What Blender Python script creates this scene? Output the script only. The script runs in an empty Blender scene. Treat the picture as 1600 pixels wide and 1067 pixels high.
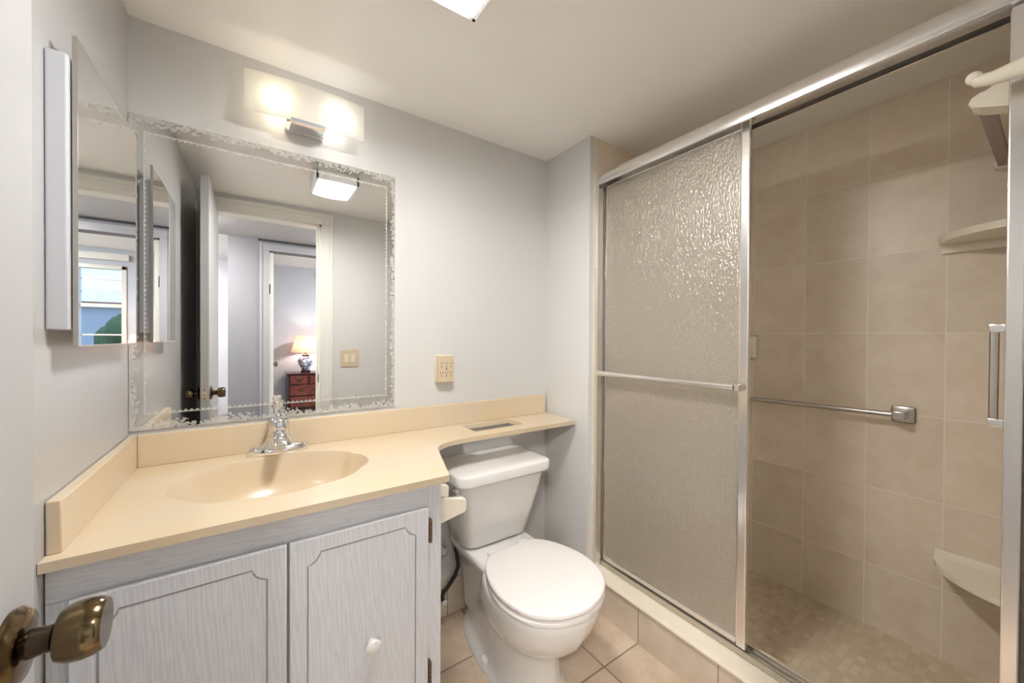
import bpy, bmesh, math, random
from math import sin, cos, pi, radians
from mathutils import Vector, Matrix
random.seed(4)
S = bpy.context.scene
COL = S.collection

def lin(r, g, b):
    f = lambda c: (c/255/12.92) if c/255 <= .04045 else ((c/255+.055)/1.055)**2.4
    return (f(r), f(g), f(b), 1)

# ------------------------------------------------------------------ camera, world, exposure
cam = bpy.data.cameras.new('camera'); camo = bpy.data.objects.new('camera', cam); COL.objects.link(camo)
cam.sensor_fit = 'HORIZONTAL'; cam.sensor_width = 36; cam.lens = 36*589.4/1600
cam.clip_start = .02; cam.clip_end = 200
def unit(v): return Vector(v).normalized()
VX = unit((1662-800, -(534-533.5), -589.4))
VY = unit((397-800, -(526-533.5), -589.4)); VY = (VY - VX*VX.dot(VY)).normalized()
VZ = VX.cross(VY)
EYE = 1.216
camo.matrix_world = Matrix.Translation((0, 0, EYE)) @ Matrix((VX, VY, VZ)).to_4x4()
S.camera = camo
S.view_settings.view_transform = 'Standard'; S.view_settings.look = 'None'
S.view_settings.gamma = 1; S.view_settings.use_curve_mapping = False
S.view_settings.exposure = 0.66

w = bpy.data.worlds.new('sky'); S.world = w; w.use_nodes = True
bg = w.node_tree.nodes['Background']; bg.inputs[0].default_value = (.42, .66, 1.0, 1); bg.inputs[1].default_value = 1.6

L_CEIL = 78.0       # emission of the lit lens of the bathroom ceiling light
L_BULB = (8.5, 8.5)  # the two vanity bulbs
L_HALL_FILL = 75.0       # added hall fill lamps, out of view
L_BED_FILL = 215.0        # added bedroom fill lamp, out of view

# ------------------------------------------------------------------ sizes of the room (metres)
XL, XR, YB, YF, ZC = -.298, 1.2525, 1.52, -.02, 2.133
YE, XS = 1.215, 1.989          # shower end wall, shower far wall
YN = .045                      # shower near end wall
ZT = .836                      # vanity top

# ------------------------------------------------------------------ materials
def M(name): 
    m = bpy.data.materials.new(name); m.use_nodes = True
    return m, m.node_tree.nodes, m.node_tree.links, m.node_tree.nodes['Principled BSDF']
def nd(ns, t, **k):
    n = ns.new(t)
    for a, b in k.items(): setattr(n, a, b)
    return n
def math_(ns, ls, op, a, b=None, c=None):
    n = ns.new('ShaderNodeMath'); n.operation = op
    for i, v in enumerate((a, b, c)):
        if v is None: continue
        if isinstance(v, (int, float)): n.inputs[i].default_value = v
        else: ls.new(v, n.inputs[i])
    return n.outputs[0]
def mixc(ns, ls, fac, a, b):
    n = ns.new('ShaderNodeMix'); n.data_type = 'RGBA'
    for s, v in ((n.inputs[0], fac), (n.inputs[6], a), (n.inputs[7], b)):
        if isinstance(v, (int, float)): s.default_value = v
        elif isinstance(v, tuple): s.default_value = v
        else: ls.new(v, s)
    return n.outputs[2]
def obj_coord(ns): return ns.new('ShaderNodeTexCoord').outputs['Object']
def noise(ns, ls, vec, scale, detail=3, rough=.5, stretch=None):
    if stretch:
        mp = ns.new('ShaderNodeMapping'); mp.inputs['Scale'].default_value = stretch; ls.new(vec, mp.inputs[0]); vec = mp.outputs[0]
    n = ns.new('ShaderNodeTexNoise'); n.inputs['Scale'].default_value = scale; n.inputs['Detail'].default_value = detail
    n.inputs['Roughness'].default_value = rough; ls.new(vec, n.inputs['Vector'])
    return n.outputs['Fac']
def ramp(ns, ls, fac, stops):
    r = ns.new('ShaderNodeValToRGB'); e = r.color_ramp.elements
    while len(e) < len(stops): e.new(.5)
    for el, (p, c) in zip(e, stops): el.position = p; el.color = c
    ls.new(fac, r.inputs[0]); return r.outputs[0]
def bump(ns, ls, h, strength, dist, target):
    b = ns.new('ShaderNodeBump'); b.inputs['Strength'].default_value = strength; b.inputs['Distance'].default_value = dist
    ls.new(h, b.inputs['Height']); ls.new(b.outputs[0], target)

def plain(name, col, rough=.5, metal=0, var=.04, scale=8, spec=.5, bmp=0, coat=0):
    m, ns, ls, p = M(name)
    f = noise(ns, ls, obj_coord(ns), scale)
    a = tuple(min(1, c*(1-var)) for c in col[:3])+(1,); b = tuple(min(1, c*(1+var)) for c in col[:3])+(1,)
    ls.new(mixc(ns, ls, f, a, b), p.inputs['Base Color'])
    p.inputs['Roughness'].default_value = rough; p.inputs['Metallic'].default_value = metal
    p.inputs['Specular IOR Level'].default_value = spec; p.inputs['Coat Weight'].default_value = coat
    p.inputs['Coat Roughness'].default_value = .08
    if bmp: bump(ns, ls, noise(ns, ls, obj_coord(ns), 180), bmp, .002, p.inputs['Normal'])
    return m

def tiles(name, axes, size, off, ca, cb, grout, gw=.003, rough=.35, nscale=9, tint=.05, diag=None, gbump=.4):
    """tile grid over two of the object's axes; cloudy stone look inside each tile"""
    m, ns, ls, p = M(name); co = obj_coord(ns)
    sp = ns.new('ShaderNodeSeparateXYZ'); ls.new(co, sp.inputs[0])
    idx, edge = [], []
    for a, s, o in zip(axes, size, off):
        q = math_(ns, ls, 'DIVIDE', math_(ns, ls, 'SUBTRACT', sp.outputs[a], o), s)
        idx.append(math_(ns, ls, 'FLOOR', q)); fr = math_(ns, ls, 'FRACT', q)
        edge.append(math_(ns, ls, 'MULTIPLY', math_(ns, ls, 'MINIMUM', fr, math_(ns, ls, 'SUBTRACT', 1.0, fr)), s))
    d = math_(ns, ls, 'MINIMUM', edge[0], edge[1])
    g = nd(ns, 'ShaderNodeMapRange'); g.inputs['From Min'].default_value = gw*.4; g.inputs['From Max'].default_value = gw*.7
    ls.new(d, g.inputs['Value']); mask = g.outputs[0]
    cb_ = ns.new('ShaderNodeCombineXYZ'); ls.new(idx[0], cb_.inputs[0]); ls.new(idx[1], cb_.inputs[1])
    wn = ns.new('ShaderNodeTexWhiteNoise'); ls.new(cb_.outputs[0], wn.inputs['Vector'])
    va = ns.new('ShaderNodeVectorMath'); va.operation = 'MULTIPLY_ADD'; ls.new(cb_.outputs[0], va.inputs[0]); va.inputs[1].default_value = (3.7, 1.9, 2.3); ls.new(co, va.inputs[2])
    n1 = noise(ns, ls, va.outputs[0], nscale, 5, .6)
    n2 = noise(ns, ls, va.outputs[0], nscale*3, 4, .6)
    f = ramp(ns, ls, math_(ns, ls, 'ADD', math_(ns, ls, 'MULTIPLY', n1, .7), math_(ns, ls, 'MULTIPLY', n2, .3)), [(.38, (0, 0, 0, 1)), (.62, (1, 1, 1, 1))])
    c = mixc(ns, ls, f, ca, cb)
    hv = ns.new('ShaderNodeHueSaturation'); ls.new(c, hv.inputs['Color'])
    ls.new(math_(ns, ls, 'MULTIPLY_ADD', wn.outputs['Value'], tint*2, 1-tint), hv.inputs['Value'])
    ls.new(mixc(ns, ls, mask, grout, hv.outputs[0]), p.inputs['Base Color'])
    p.inputs['Roughness'].default_value = rough
    bump(ns, ls, mask, gbump, .001, p.inputs['Normal'])
    return m

def wood(name, ca, cb, axis_scale, rough=.4, scale=1.0, coat=0):
    m, ns, ls, p = M(name); co = obj_coord(ns)
    a = noise(ns, ls, co, 5*scale, 4, .6, axis_scale)
    wv = ns.new('ShaderNodeTexWave'); wv.wave_type = 'BANDS'; wv.bands_direction = 'DIAGONAL'
    mp = ns.new('ShaderNodeMapping'); mp.inputs['Scale'].default_value = axis_scale; ls.new(co, mp.inputs[0]); ls.new(mp.outputs[0], wv.inputs[0])
    wv.inputs['Scale'].default_value = 2.2*scale; wv.inputs['Distortion'].default_value = 9; wv.inputs['Detail'].default_value = 3; wv.inputs['Detail Scale'].default_value = 1.4
    f = math_(ns, ls, 'ADD', math_(ns, ls, 'MULTIPLY', a, .55), math_(ns, ls, 'MULTIPLY', wv.outputs['Fac'], .45))
    fr = ramp(ns, ls, f, [(.25, (0, 0, 0, 1)), (.7, (1, 1, 1, 1))])
    ls.new(mixc(ns, ls, fr, ca, cb), p.inputs['Base Color'])
    p.inputs['Roughness'].default_value = rough; p.inputs['Coat Weight'].default_value = coat
    bump(ns, ls, f, .12, .001, p.inputs['Normal'])
    return m

def emit(name, col, strength):
    m, ns, ls, p = M(name); ns.remove(p)
    e = ns.new('ShaderNodeEmission'); e.inputs[0].default_value = col; e.inputs[1].default_value = strength
    ls.new(e.outputs[0], ns['Material Output'].inputs[0]); return m

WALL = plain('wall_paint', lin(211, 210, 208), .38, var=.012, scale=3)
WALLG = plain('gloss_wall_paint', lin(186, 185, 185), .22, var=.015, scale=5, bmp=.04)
CEIL = plain('ceiling_paint', lin(245, 243, 239), .33, var=.012, scale=3)
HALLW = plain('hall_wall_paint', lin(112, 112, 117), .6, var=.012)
BEDW = plain('bedroom_wall_paint', lin(202, 206, 214), .6, var=.012)
TRIMW = plain('trim_paint', lin(226, 224, 216), .35, var=.01)
DOORW = plain('door_paint', lin(172, 172, 172), .5, var=.012)
TILE_A, TILE_B, GROUT = lin(223, 207, 185), lin(233, 219, 199), lin(242, 232, 217)
T_FAR = tiles('shower_tile_far', (1, 2), (.204, .30), (.232, .345), TILE_A, TILE_B, GROUT)
T_END = tiles('shower_tile_end', (0, 2), (.204, .30), (XS, .345), TILE_A, TILE_B, GROUT)
T_FLOOR = tiles('floor_tile', (0, 1), (.306, .316), (.767, .949), lin(196, 172, 148), lin(216, 198, 178), lin(136, 120, 104), gw=.005, rough=.3, nscale=6, tint=.04)
T_CURB = tiles('curb_tile', (1, 2), (.313, .6), (.945, -.1), lin(196, 180, 160), lin(212, 198, 180), lin(150, 134, 116), gw=.004, rough=.3, nscale=6)
T_BASE = tiles('base_tile', (0, 2), (.306, .6), (.70, -.3), lin(206, 190, 168), lin(222, 208, 190), lin(150, 134, 116), gw=.004, rough=.3, nscale=6)
T_BASER = tiles('base_tile_side', (1, 2), (.306, .6), (.91, -.3), lin(206, 190, 168), lin(222, 208, 190), lin(150, 134, 116), gw=.004, rough=.3, nscale=6)
SILL = plain('sill_marble', lin(226, 216, 196), .15, var=.06, scale=14)
def mosaic():
    m, ns, ls, p = M('shower_floor_mosaic'); co = obj_coord(ns)
    mp = ns.new('ShaderNodeMapping'); mp.inputs['Rotation'].default_value = (0, 0, radians(0)); ls.new(co, mp.inputs[0])
    br = ns.new('ShaderNodeTexBrick'); ls.new(mp.outputs[0], br.inputs[0])
    br.inputs['Color1'].default_value = lin(196, 178, 152); br.inputs['Color2'].default_value = lin(224, 210, 186); br.inputs['Mortar'].default_value = lin(206, 190, 166)
    br.inputs['Scale'].default_value = 10; br.inputs['Mortar Size'].default_value = .025; br.inputs['Bias'].default_value = 0
    br.inputs['Brick Width'].default_value = .5; br.inputs['Row Height'].default_value = .25; br.offset = .37; br.squash = .6; br.squash_frequency = 3
    n = noise(ns, ls, co, 30, 5, .65)
    c = mixc(ns, ls, math_(ns, ls, 'MULTIPLY', n, .55), br.outputs[0], lin(216, 200, 174))
    ls.new(c, p.inputs['Base Color']); p.inputs['Roughness'].default_value = .4
    return m
MOSAIC = mosaic()
def marble():
    m, ns, ls, p = M('cultured_marble'); co = obj_coord(ns)
    n = noise(ns, ls, co, 3.2, 5, .55, (1, 2.2, 1))
    c = ramp(ns, ls, n, [(.3, lin(218, 197, 162)), (.55, lin(217, 199, 173)), (.75, lin(220, 205, 183))])
    ls.new(c, p.inputs['Base Color']); p.inputs['Roughness'].default_value = .28
    p.inputs['Coat Weight'].default_value = .3; p.inputs['Coat Roughness'].default_value = .12
    return m
MARBLE = marble()
WOODV = wood('whitewashed_wood_upright', lin(212, 214, 220), lin(224, 226, 230), (34, 34, 2.2), .42)
WOODH = wood('whitewashed_wood_rail', lin(212, 214, 220), lin(224, 226, 230), (2.2, 34, 34), .42)
GROOVE = plain('groove_grey', lin(150, 150, 154), .6)
PORC = plain('white_porcelain', lin(232, 230, 227), .1, var=.006, coat=.4)
SEATW = plain('seat_plastic', lin(238, 233, 229), .16, var=.006)
CERAM = plain('cream_ceramic', lin(240, 232, 214), .12, var=.01, coat=.4)
CHROME = plain('chrome', (.82, .82, .83, 1), .08, 1, .02)
STEEL = plain('brushed_steel', (.58, .55, .51, 1), .28, 1, .05, 40)
ALU = plain('bright_aluminium', (.86, .84, .82, 1), .24, 1, .03, 20)
ALUD = plain('track_aluminium', (.62, .58, .53, 1), .3, 1, .05, 20)
BRASS = plain('antique_brass', (.16, .115, .06, 1), .16, 1, .25, 14)
BRASSD = plain('dark_bronze', (.07, .05, .035, 1), .25, 1, .2, 14)
BLACK = plain('black_rubber', (.012, .012, .013, 1), .45)
DARK = plain('dark_gap', (.02, .02, .022, 1), .7)
IVORY = plain('ivory_plastic', lin(205, 188, 160), .4, var=.02)
IVORYL = plain('light_ivory_plastic', lin(226, 214, 192), .35, var=.02)
OXIDE = plain('tarnished_hinge', lin(120, 96, 78), .4, .7, .3, 90)
CABW = plain('cabinet_enamel', lin(206, 208, 214), .35, var=.015)
MAHOG = wood('mahogany', (.075, .012, .008, 1), (.19, .035, .02, 1), (1.5, 14, 14), .25, coat=.4)
MAHOGD = plain('mahogany_frame', (.045, .009, .007, 1), .25)
SHADEF = None
def mirror_mat(name, tint=(.93, .935, .93, 1)):
    m, ns, ls, p = M(name); ns.remove(p)
    g = ns.new('ShaderNodeBsdfGlossy'); g.inputs['Roughness'].default_value = 0; g.inputs['Color'].default_value = tint
    ls.new(g.outputs[0], ns['Material Output'].inputs[0]); return m
MIRROR = mirror_mat('mirror_glass')
MW, MH = .762, .915
def etched():
    m = mirror_mat('etched_mirror_glass'); ns, ls = m.node_tree.nodes, m.node_tree.links
    g = [n for n in ns if n.type == 'BSDF_GLOSSY'][0]
    co = obj_coord(ns); sp = ns.new('ShaderNodeSeparateXYZ'); ls.new(co, sp.inputs[0]); u, v = sp.outputs[0], sp.outputs[2]
    f = lambda *a: math_(ns, ls, *a)
    du = f('MULTIPLY', f('MINIMUM', u, f('SUBTRACT', MW, u)), 1.42); dv = f('MINIMUM', v, f('SUBTRACT', MH, v))
    d = f('MINIMUM', du, dv); hor = f('LESS_THAN', dv, du)
    s = f('ADD', f('MULTIPLY', u, hor), f('MULTIPLY', v, f('SUBTRACT', 1.0, hor)))
    # fine border line with a row of small teeth on its inner side
    tooth = f('GREATER_THAN', f('SINE', f('MULTIPLY', s, 2*pi/.0135)), 0.0)
    l1 = f('MULTIPLY', f('GREATER_THAN', d, .0445), f('LESS_THAN', d, f('ADD', .0485, f('MULTIPLY', tooth, .004))))
    # lacy leaf sprays rising from the edge in clumps
    mp = ns.new('ShaderNodeMapping'); ls.new(co, mp.inputs[0]); mp.inputs['Scale'].default_value = (1, 0, 1)
    n1 = noise(ns, ls, mp.outputs[0], 70, 1, .5); n2 = noise(ns, ls, mp.outputs[0], 105, 1, .5)
    env = f('ADD', .010, f('MULTIPLY', .017, f('ABSOLUTE', f('SINE', f('MULTIPLY', s, pi/.16)))))
    env = f('ADD', env, f('MULTIPLY', f('SUBTRACT', n1, .5), .055))
    blob = f('MULTIPLY', f('LESS_THAN', d, env), f('GREATER_THAN', f('ADD', n2, f('MULTIPLY', f('SUBTRACT', .02, d), 6.0)), .47))
    l2 = f('MULTIPLY', blob, f('LESS_THAN', d, .04))
    mask = f('MULTIPLY', f('MAXIMUM', l1, l2), .6)
    df = ns.new('ShaderNodeBsdfDiffuse'); df.inputs[0].default_value = lin(205, 205, 200)
    mx = ns.new('ShaderNodeMixShader'); ls.new(mask, mx.inputs[0]); ls.new(g.outputs[0], mx.inputs[1]); ls.new(df.outputs[0], mx.inputs[2])
    band = f('LESS_THAN', d, .0445)
    ls.new(mixc(ns, ls, band, (.93, .935, .93, 1), (.80, .80, .785, 1)), g.inputs['Color'])
    ls.new(mx.outputs[0], ns['Material Output'].inputs[0]); return m
ETCHED = etched()
def translucent(name, col, ft, fg, rough=.2, transp=.3):
    m, ns, ls, p = M(name); ns.remove(p)
    tl = ns.new('ShaderNodeBsdfTranslucent'); tl.inputs[0].default_value = col
    df = ns.new('ShaderNodeBsdfDiffuse'); df.inputs[0].default_value = col
    tr = ns.new('ShaderNodeBsdfTransparent'); tr.inputs[0].default_value = col
    gl = ns.new('ShaderNodeBsdfGlossy'); gl.inputs['Roughness'].default_value = rough
    a = ns.new('ShaderNodeMixShader'); a.inputs[0].default_value = ft; ls.new(df.outputs[0], a.inputs[1]); ls.new(tl.outputs[0], a.inputs[2])
    b = ns.new('ShaderNodeMixShader'); b.inputs[0].default_value = transp; ls.new(a.outputs[0], b.inputs[1]); ls.new(tr.outputs[0], b.inputs[2])
    c = ns.new('ShaderNodeMixShader'); c.inputs[0].default_value = fg; ls.new(b.outputs[0], c.inputs[1]); ls.new(gl.outputs[0], c.inputs[2])
    ls.new(c.outputs[0], ns['Material Output'].inputs[0]); return m
FROST = translucent('frosted_lamp_glass', (.95, .94, .90, 1), .74, .05, .2, .03)
SHADE = translucent('linen_lampshade', lin(238, 214, 196), .5, 0, .5, .05)
def obscure():
    m, ns, ls, p = M('rain_pattern_glass')
    co = obj_coord(ns)
    n1 = noise(ns, ls, co, 165, 1.5, .5, (1, 1, .5)); n2 = noise(ns, ls, co, 210, 2, .5, (1, 1, .4))
    h = math_(ns, ls, 'ADD', math_(ns, ls, 'MULTIPLY', n1, .7), math_(ns, ls, 'MULTIPLY', n2, .3))
    p.inputs['Base Color'].default_value = (.95, .93, .89, 1); p.inputs['Roughness'].default_value = .13
    p.inputs['Transmission Weight'].default_value = 1; p.inputs['IOR'].default_value = 1.45
    bump(ns, ls, h, 1.0, .006, p.inputs['Normal'])
    tl = ns.new('ShaderNodeBsdfTranslucent'); tl.inputs[0].default_value = (.85, .81, .75, 1)
    tr = ns.new('ShaderNodeBsdfTransparent'); tr.inputs[0].default_value = (.9, .88, .84, 1)
    df = ns.new('ShaderNodeBsdfDiffuse'); ls.new(ramp(ns, ls, h, [(.35, (.57, .52, .45, 1)), (.65, (.70, .645, .565, 1))]), df.inputs[0])
    m1 = ns.new('ShaderNodeMixShader'); m1.inputs[0].default_value = .55; ls.new(tl.outputs[0], m1.inputs[1]); ls.new(df.outputs[0], m1.inputs[2])
    mx = ns.new('ShaderNodeMixShader'); mx.inputs[0].default_value = .45; ls.new(p.outputs[0], mx.inputs[1]); ls.new(m1.outputs[0], mx.inputs[2])
    gl = ns.new('ShaderNodeBsdfGlossy'); gl.inputs['Roughness'].default_value = .14; gl.inputs['Color'].default_value = (1, .96, .9, 1); bump(ns, ls, h, 1.0, .006, gl.inputs['Normal'])
    m2 = ns.new('ShaderNodeMixShader'); m2.inputs[0].default_value = .13; ls.new(mx.outputs[0], m2.inputs[1]); ls.new(gl.outputs[0], m2.inputs[2]); mx = m2
    ls.new(mx.outputs[0], ns['Material Output'].inputs[0]); return m
OBSCURE = obscure()
def acrylic(name, col=(.97, .97, .97, 1), rough=.03):
    m, ns, ls, p = M(name); p.inputs['Base Color'].default_value = col; p.inputs['Transmission Weight'].default_value = 1
    p.inputs['Roughness'].default_value = rough; p.inputs['IOR'].default_value = 1.47; return m
ACRYL = acrylic('clear_acrylic'); SMOKE = translucent('smoky_acrylic', (.66, .60, .57, 1), .5, .1, .15, .3)
def pane_mat():
    m, ns, ls, p = M('window_glass'); ns.remove(p)
    tr = ns.new('ShaderNodeBsdfTransparent'); gl = ns.new('ShaderNodeBsdfGlossy'); gl.inputs['Roughness'].default_value = .02
    mx = ns.new('ShaderNodeMixShader'); mx.inputs[0].default_value = .06; ls.new(tr.outputs[0], mx.inputs[1]); ls.new(gl.outputs[0], mx.inputs[2])
    ls.new(mx.outputs[0], ns['Material Output'].inputs[0]); return m
PANE = pane_mat()
def china():
    m, ns, ls, p = M('blue_and_white_china'); co = obj_coord(ns)
    n = noise(ns, ls, co, 26, 4, .6)
    ls.new(ramp(ns, ls, n, [(.46, lin(236, 238, 240)), (.5, lin(70, 92, 150)), (.56, lin(30, 42, 96)), (.62, lin(228, 232, 236))]), p.inputs['Base Color'])
    p.inputs['Roughness'].default_value = .1; return m
CHINA = china()

# ------------------------------------------------------------------ mesh building
class MB:
    def __init__(s): s.bm = bmesh.new(); s.flat = s.bm.faces.layers.int.new('flat')
    def _bev(s, faces, r, seg=2):
        for f in faces: f[s.flat] = 1
        if r:
            es = {e for f in faces for e in f.edges}
            q = bmesh.ops.bevel(s.bm, geom=list(es), offset=r, segments=seg, affect='EDGES', profile=.5)
            for f in q['faces']: f[s.flat] = 0
        return s
    def box(s, x0, x1, y0, y1, z0, z1, r=0, seg=2):
        v = [s.bm.verts.new((x, y, z)) for x in (x0, x1) for y in (y0, y1) for z in (z0, z1)]
        q = [(0, 1, 3, 2), (4, 6, 7, 5), (0, 4, 5, 1), (2, 3, 7, 6), (0, 2, 6, 4), (1, 5, 7, 3)]
        return s._bev([s.bm.faces.new([v[i] for i in f]) for f in q], r, seg)
    def rings(s, rs, cap0=True, cap1=True, closed=False):
        """loft through rings of equal length"""
        vs = [[s.bm.verts.new(p) for p in r] for r in rs]; n = len(rs[0])
        pairs = list(zip(vs, vs[1:])) + ([(vs[-1], vs[0])] if closed else [])
        for a, b in pairs:
            for i in range(n):
                s.bm.faces.new((a[i], a[(i+1) % n], b[(i+1) % n], b[i]))
        if cap0 and not closed: s.bm.faces.new(vs[0][::-1])
        if cap1 and not closed: s.bm.faces.new(vs[-1])
        return s
    def tube(s, pts, rad, n=16, caps=True):
        pts = [Vector(p) for p in pts]; rads = rad if isinstance(rad, (list, tuple)) else [rad]*len(pts)
        rs = []; t0 = (pts[1]-pts[0]).normalized()
        a = t0.orthogonal().normalized()
        for i, p in enumerate(pts):
            t = (pts[min(i+1, len(pts)-1)]-pts[max(i-1, 0)]).normalized()
            a = (a - t*a.dot(t)).normalized(); b = t.cross(a)
            rs.append([p + (a*cos(2*pi*k/n) + b*sin(2*pi*k/n))*rads[i] for k in range(n)])
        return s.rings(rs, caps, caps)
    def lathe(s, prof, o, axis=(0, 0, 1), n=28, sx=1, sy=1):
        """prof: (radius, height) along the axis from o"""
        ax = Vector(axis).normalized(); a = Vector((1, 0, 0)) if abs(ax.x) < .9 else Vector((0, 1, 0)); a = (a-ax*a.dot(ax)).normalized(); b = ax.cross(a)
        return s.rings([[Vector(o)+ax*h+(a*cos(2*pi*k/n)*sx+b*sin(2*pi*k/n)*sy)*max(r, 1e-4) for k in range(n)] for r, h in prof])
    def prism(s, pts, d0, d1, axis=2, r=0, seg=2):
        """closed outline extruded along an axis; pts hold the other two axes in order"""
        def P(p, d):
            c = list(p); c.insert(axis, d); return c
        v0 = [s.bm.verts.new(P(p, d0)) for p in pts]; v1 = [s.bm.verts.new(P(p, d1)) for p in pts]; n = len(pts)
        fs = [s.bm.faces.new(v0[::-1]), s.bm.faces.new(v1)]
        fs += [s.bm.faces.new((v0[i], v0[(i+1) % n], v1[(i+1) % n], v1[i])) for i in range(n)]
        fs[0][s.flat] = fs[1][s.flat] = 1
        if r:
            q = bmesh.ops.bevel(s.bm, geom=list(set(fs[0].edges) | set(fs[1].edges)), offset=r, segments=seg, affect='EDGES', profile=.5)
            for f in q['faces']: f[s.flat] = 0
        return s
    def plate(s, loops, z0, z1):
        """flat plate with holes: loops[0] outline, the rest holes (lists of xy)"""
        def cap(z):
            ed = []
            for lp in loops:
                vs = [s.bm.verts.new((x, y, z)) for x, y in lp]
                ed += [s.bm.edges.new((vs[i], vs[(i+1) % len(vs)])) for i in range(len(vs))]
            bmesh.ops.triangle_fill(s.bm, use_beauty=True, edges=ed)
        cap(z0); cap(z1)
        for lp in loops:
            n = len(lp); a = [s.bm.verts.new((x, y, z0)) for x, y in lp]; b = [s.bm.verts.new((x, y, z1)) for x, y in lp]
            for i in range(n): s.bm.faces.new((a[i], a[(i+1) % n], b[(i+1) % n], b[i]))
        bmesh.ops.remove_doubles(s.bm, verts=s.bm.verts, dist=1e-5)
        return s
    def ball(s, c, r, sx=1, sy=1, sz=1, n=20):
        c = Vector(c); k = n//2
        return s.rings([[c+Vector((r*sx*cos(2*pi*j/n)*sin(pi*i/k), r*sy*sin(2*pi*j/n)*sin(pi*i/k), -r*sz*cos(pi*i/k))) for j in range(n)] for i in [.08]+list(range(1, k))+[k-.08]])
    def build(s, name, mat, parent=None, loc=None, ang=38, label=None):
        o_ = Vector((0, 0, 0))
        root = parent
        while root and root.parent: root = root.parent
        if root: o_ = root.location.copy()
        elif loc: o_ = Vector(loc)
        bmesh.ops.recalc_face_normals(s.bm, faces=s.bm.faces)
        bmesh.ops.translate(s.bm, verts=s.bm.verts, vec=-o_)
        for f in s.bm.faces: f.smooth = f[s.flat] == 0
        for e_ in s.bm.edges: e_.smooth = len(e_.link_faces) == 2 and e_.calc_face_angle(0) < radians(ang)
        me = bpy.data.meshes.new(name); s.bm.to_mesh(me); s.bm.free()
        me.materials.append(mat)
        o = bpy.data.objects.new(name, me); COL.objects.link(o)
        if parent: o.parent = parent
        elif loc: o.location = loc
        if label: o['label'] = label
        return o
def thing(name, label, cat, loc=(0, 0, 0), group=None):
    o = bpy.data.objects.new(name, None); COL.objects.link(o); o.location = loc; o.empty_display_size = .05
    return tag(o, label, cat, group)
def tag(o, label, cat, group=None):
    o['label'] = label; o['category'] = cat
    if group: o['group'] = group
    return o
def struct(mb, name, mat, parent=None, **k):
    o = mb.build(name, mat, parent, **k)
    if not parent: o['kind'] = 'structure'
    return o

# ------------------------------------------------------------------ room shell
struct(MB().box(XL-.1, 1.30, -.13, YB+.1, -.1, 0), 'floor', T_FLOOR)
struct(MB().box(XL-.1, XS+.12, -.13, YB+.1, ZC, ZC+.1), 'ceiling', CEIL)
struct(MB().box(XL-.1, XR+.1, YB, YB+.1, 0, ZC), 'wall_back', WALL)
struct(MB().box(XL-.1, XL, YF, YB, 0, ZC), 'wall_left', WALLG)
struct(MB().box(XR, XR+.9, YE+.012, YB, 0, ZC).box(XR, XR+.025, YE, YE+.012, 0, ZC), 'wall_right', WALL)
struct(MB().box(XR+.025, XS+.1, YE, YE+.012, 0, ZC), 'wall_shower_end', T_END)
struct(MB().box(XS, XS+.1, -.13, YE, 0, ZC), 'wall_shower_far', T_FAR)
OX0, OX1, OZ = -.20, .403, 2.03       # bathroom door opening
struct(MB().box(XL-.1, OX0, -.13, YF, 0, ZC).box(OX1, 1.30, -.13, YF, 0, ZC).box(OX0, OX1, -.13, YF, OZ, ZC).box(1.28, XS+.1, -.13, YN-.01, 0, ZC), 'wall_front', WALL)
struct(MB().box(1.345, XS, YN-.01, YN, .09, ZC), 'wall_shower_near', T_END)
struct(MB().box(1.40, XS, YN, YE, 0, .10), 'floor_shower', MOSAIC)
# tiled curb with a pale stone sill
cb_ = struct(MB().box(1.264, 1.41, -.01, YE, 0, .150), 'trim_1', T_CURB)
prof = [(1.252, .152), (1.250, .160), (1.254, .168), (1.262, .172), (1.405, .176), (1.415, .170), (1.415, .150), (1.258, .148)]
struct(MB().prism(prof, -.02, YE, axis=1), 'sill', SILL, cb_)
# tile base along the back and right walls
struct(MB().box(.433, XR, YB-.009, YB, 0, .155, .002), 'baseboard_back', T_BASE)
struct(MB().box(XR-.009, XR, YE, YB-.01, 0, .155, .002), 'baseboard_right', T_BASER)
# door casing on the bathroom side, with stepped profile, and jamb lining
def casing_piece(mb, x0, x1, z0, z1, y, d, inner):
    mb.box(x0, x1, y, y+d*.6, z0, z1, .002)
cs = MB()
for (x0, x1) in ((OX0-.075, OX0), (OX1, OX1+.075)):
    cs.box(x0, x1, YF, YF+.011, 0, OZ-.0005, .001)
cs.box(OX1+.052, OX1+.0745, YF+.01, YF+.0187, 0, OZ+.053, .004); cs.box(OX1+.012, OX1+.022, YF+.01, YF+.015, 0, OZ+.02, .002)
cs.box(OX0-.0745, OX0-.052, YF+.01, YF+.0187, 0, OZ+.053, .004)
cs.box(OX0-.075, OX1+.075, YF, YF+.011, OZ, OZ+.075, .002); cs.box(OX0-.075, OX1+.075, YF+.01, YF+.019, OZ+.052, OZ+.075, .004); cs.box(OX0-.02, OX1+.02, YF+.01, YF+.015, OZ+.012, OZ+.022, .002)
cs.box(OX1-.014, OX1, -.13, YF, 0, OZ, .001).box(OX0, OX1, -.13, YF, OZ-.014, OZ, .001).box(OX1-.026, OX1-.014, -.095, -.06, 0, OZ-.014, .001)
tr = struct(cs, 'trim_2', TRIMW)
MB().box(OX1-.016, OX1-.0135, YF-.05, YF-.005, .885, .945, .0005).build('strike_plate', BRASSD, tr)

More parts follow.
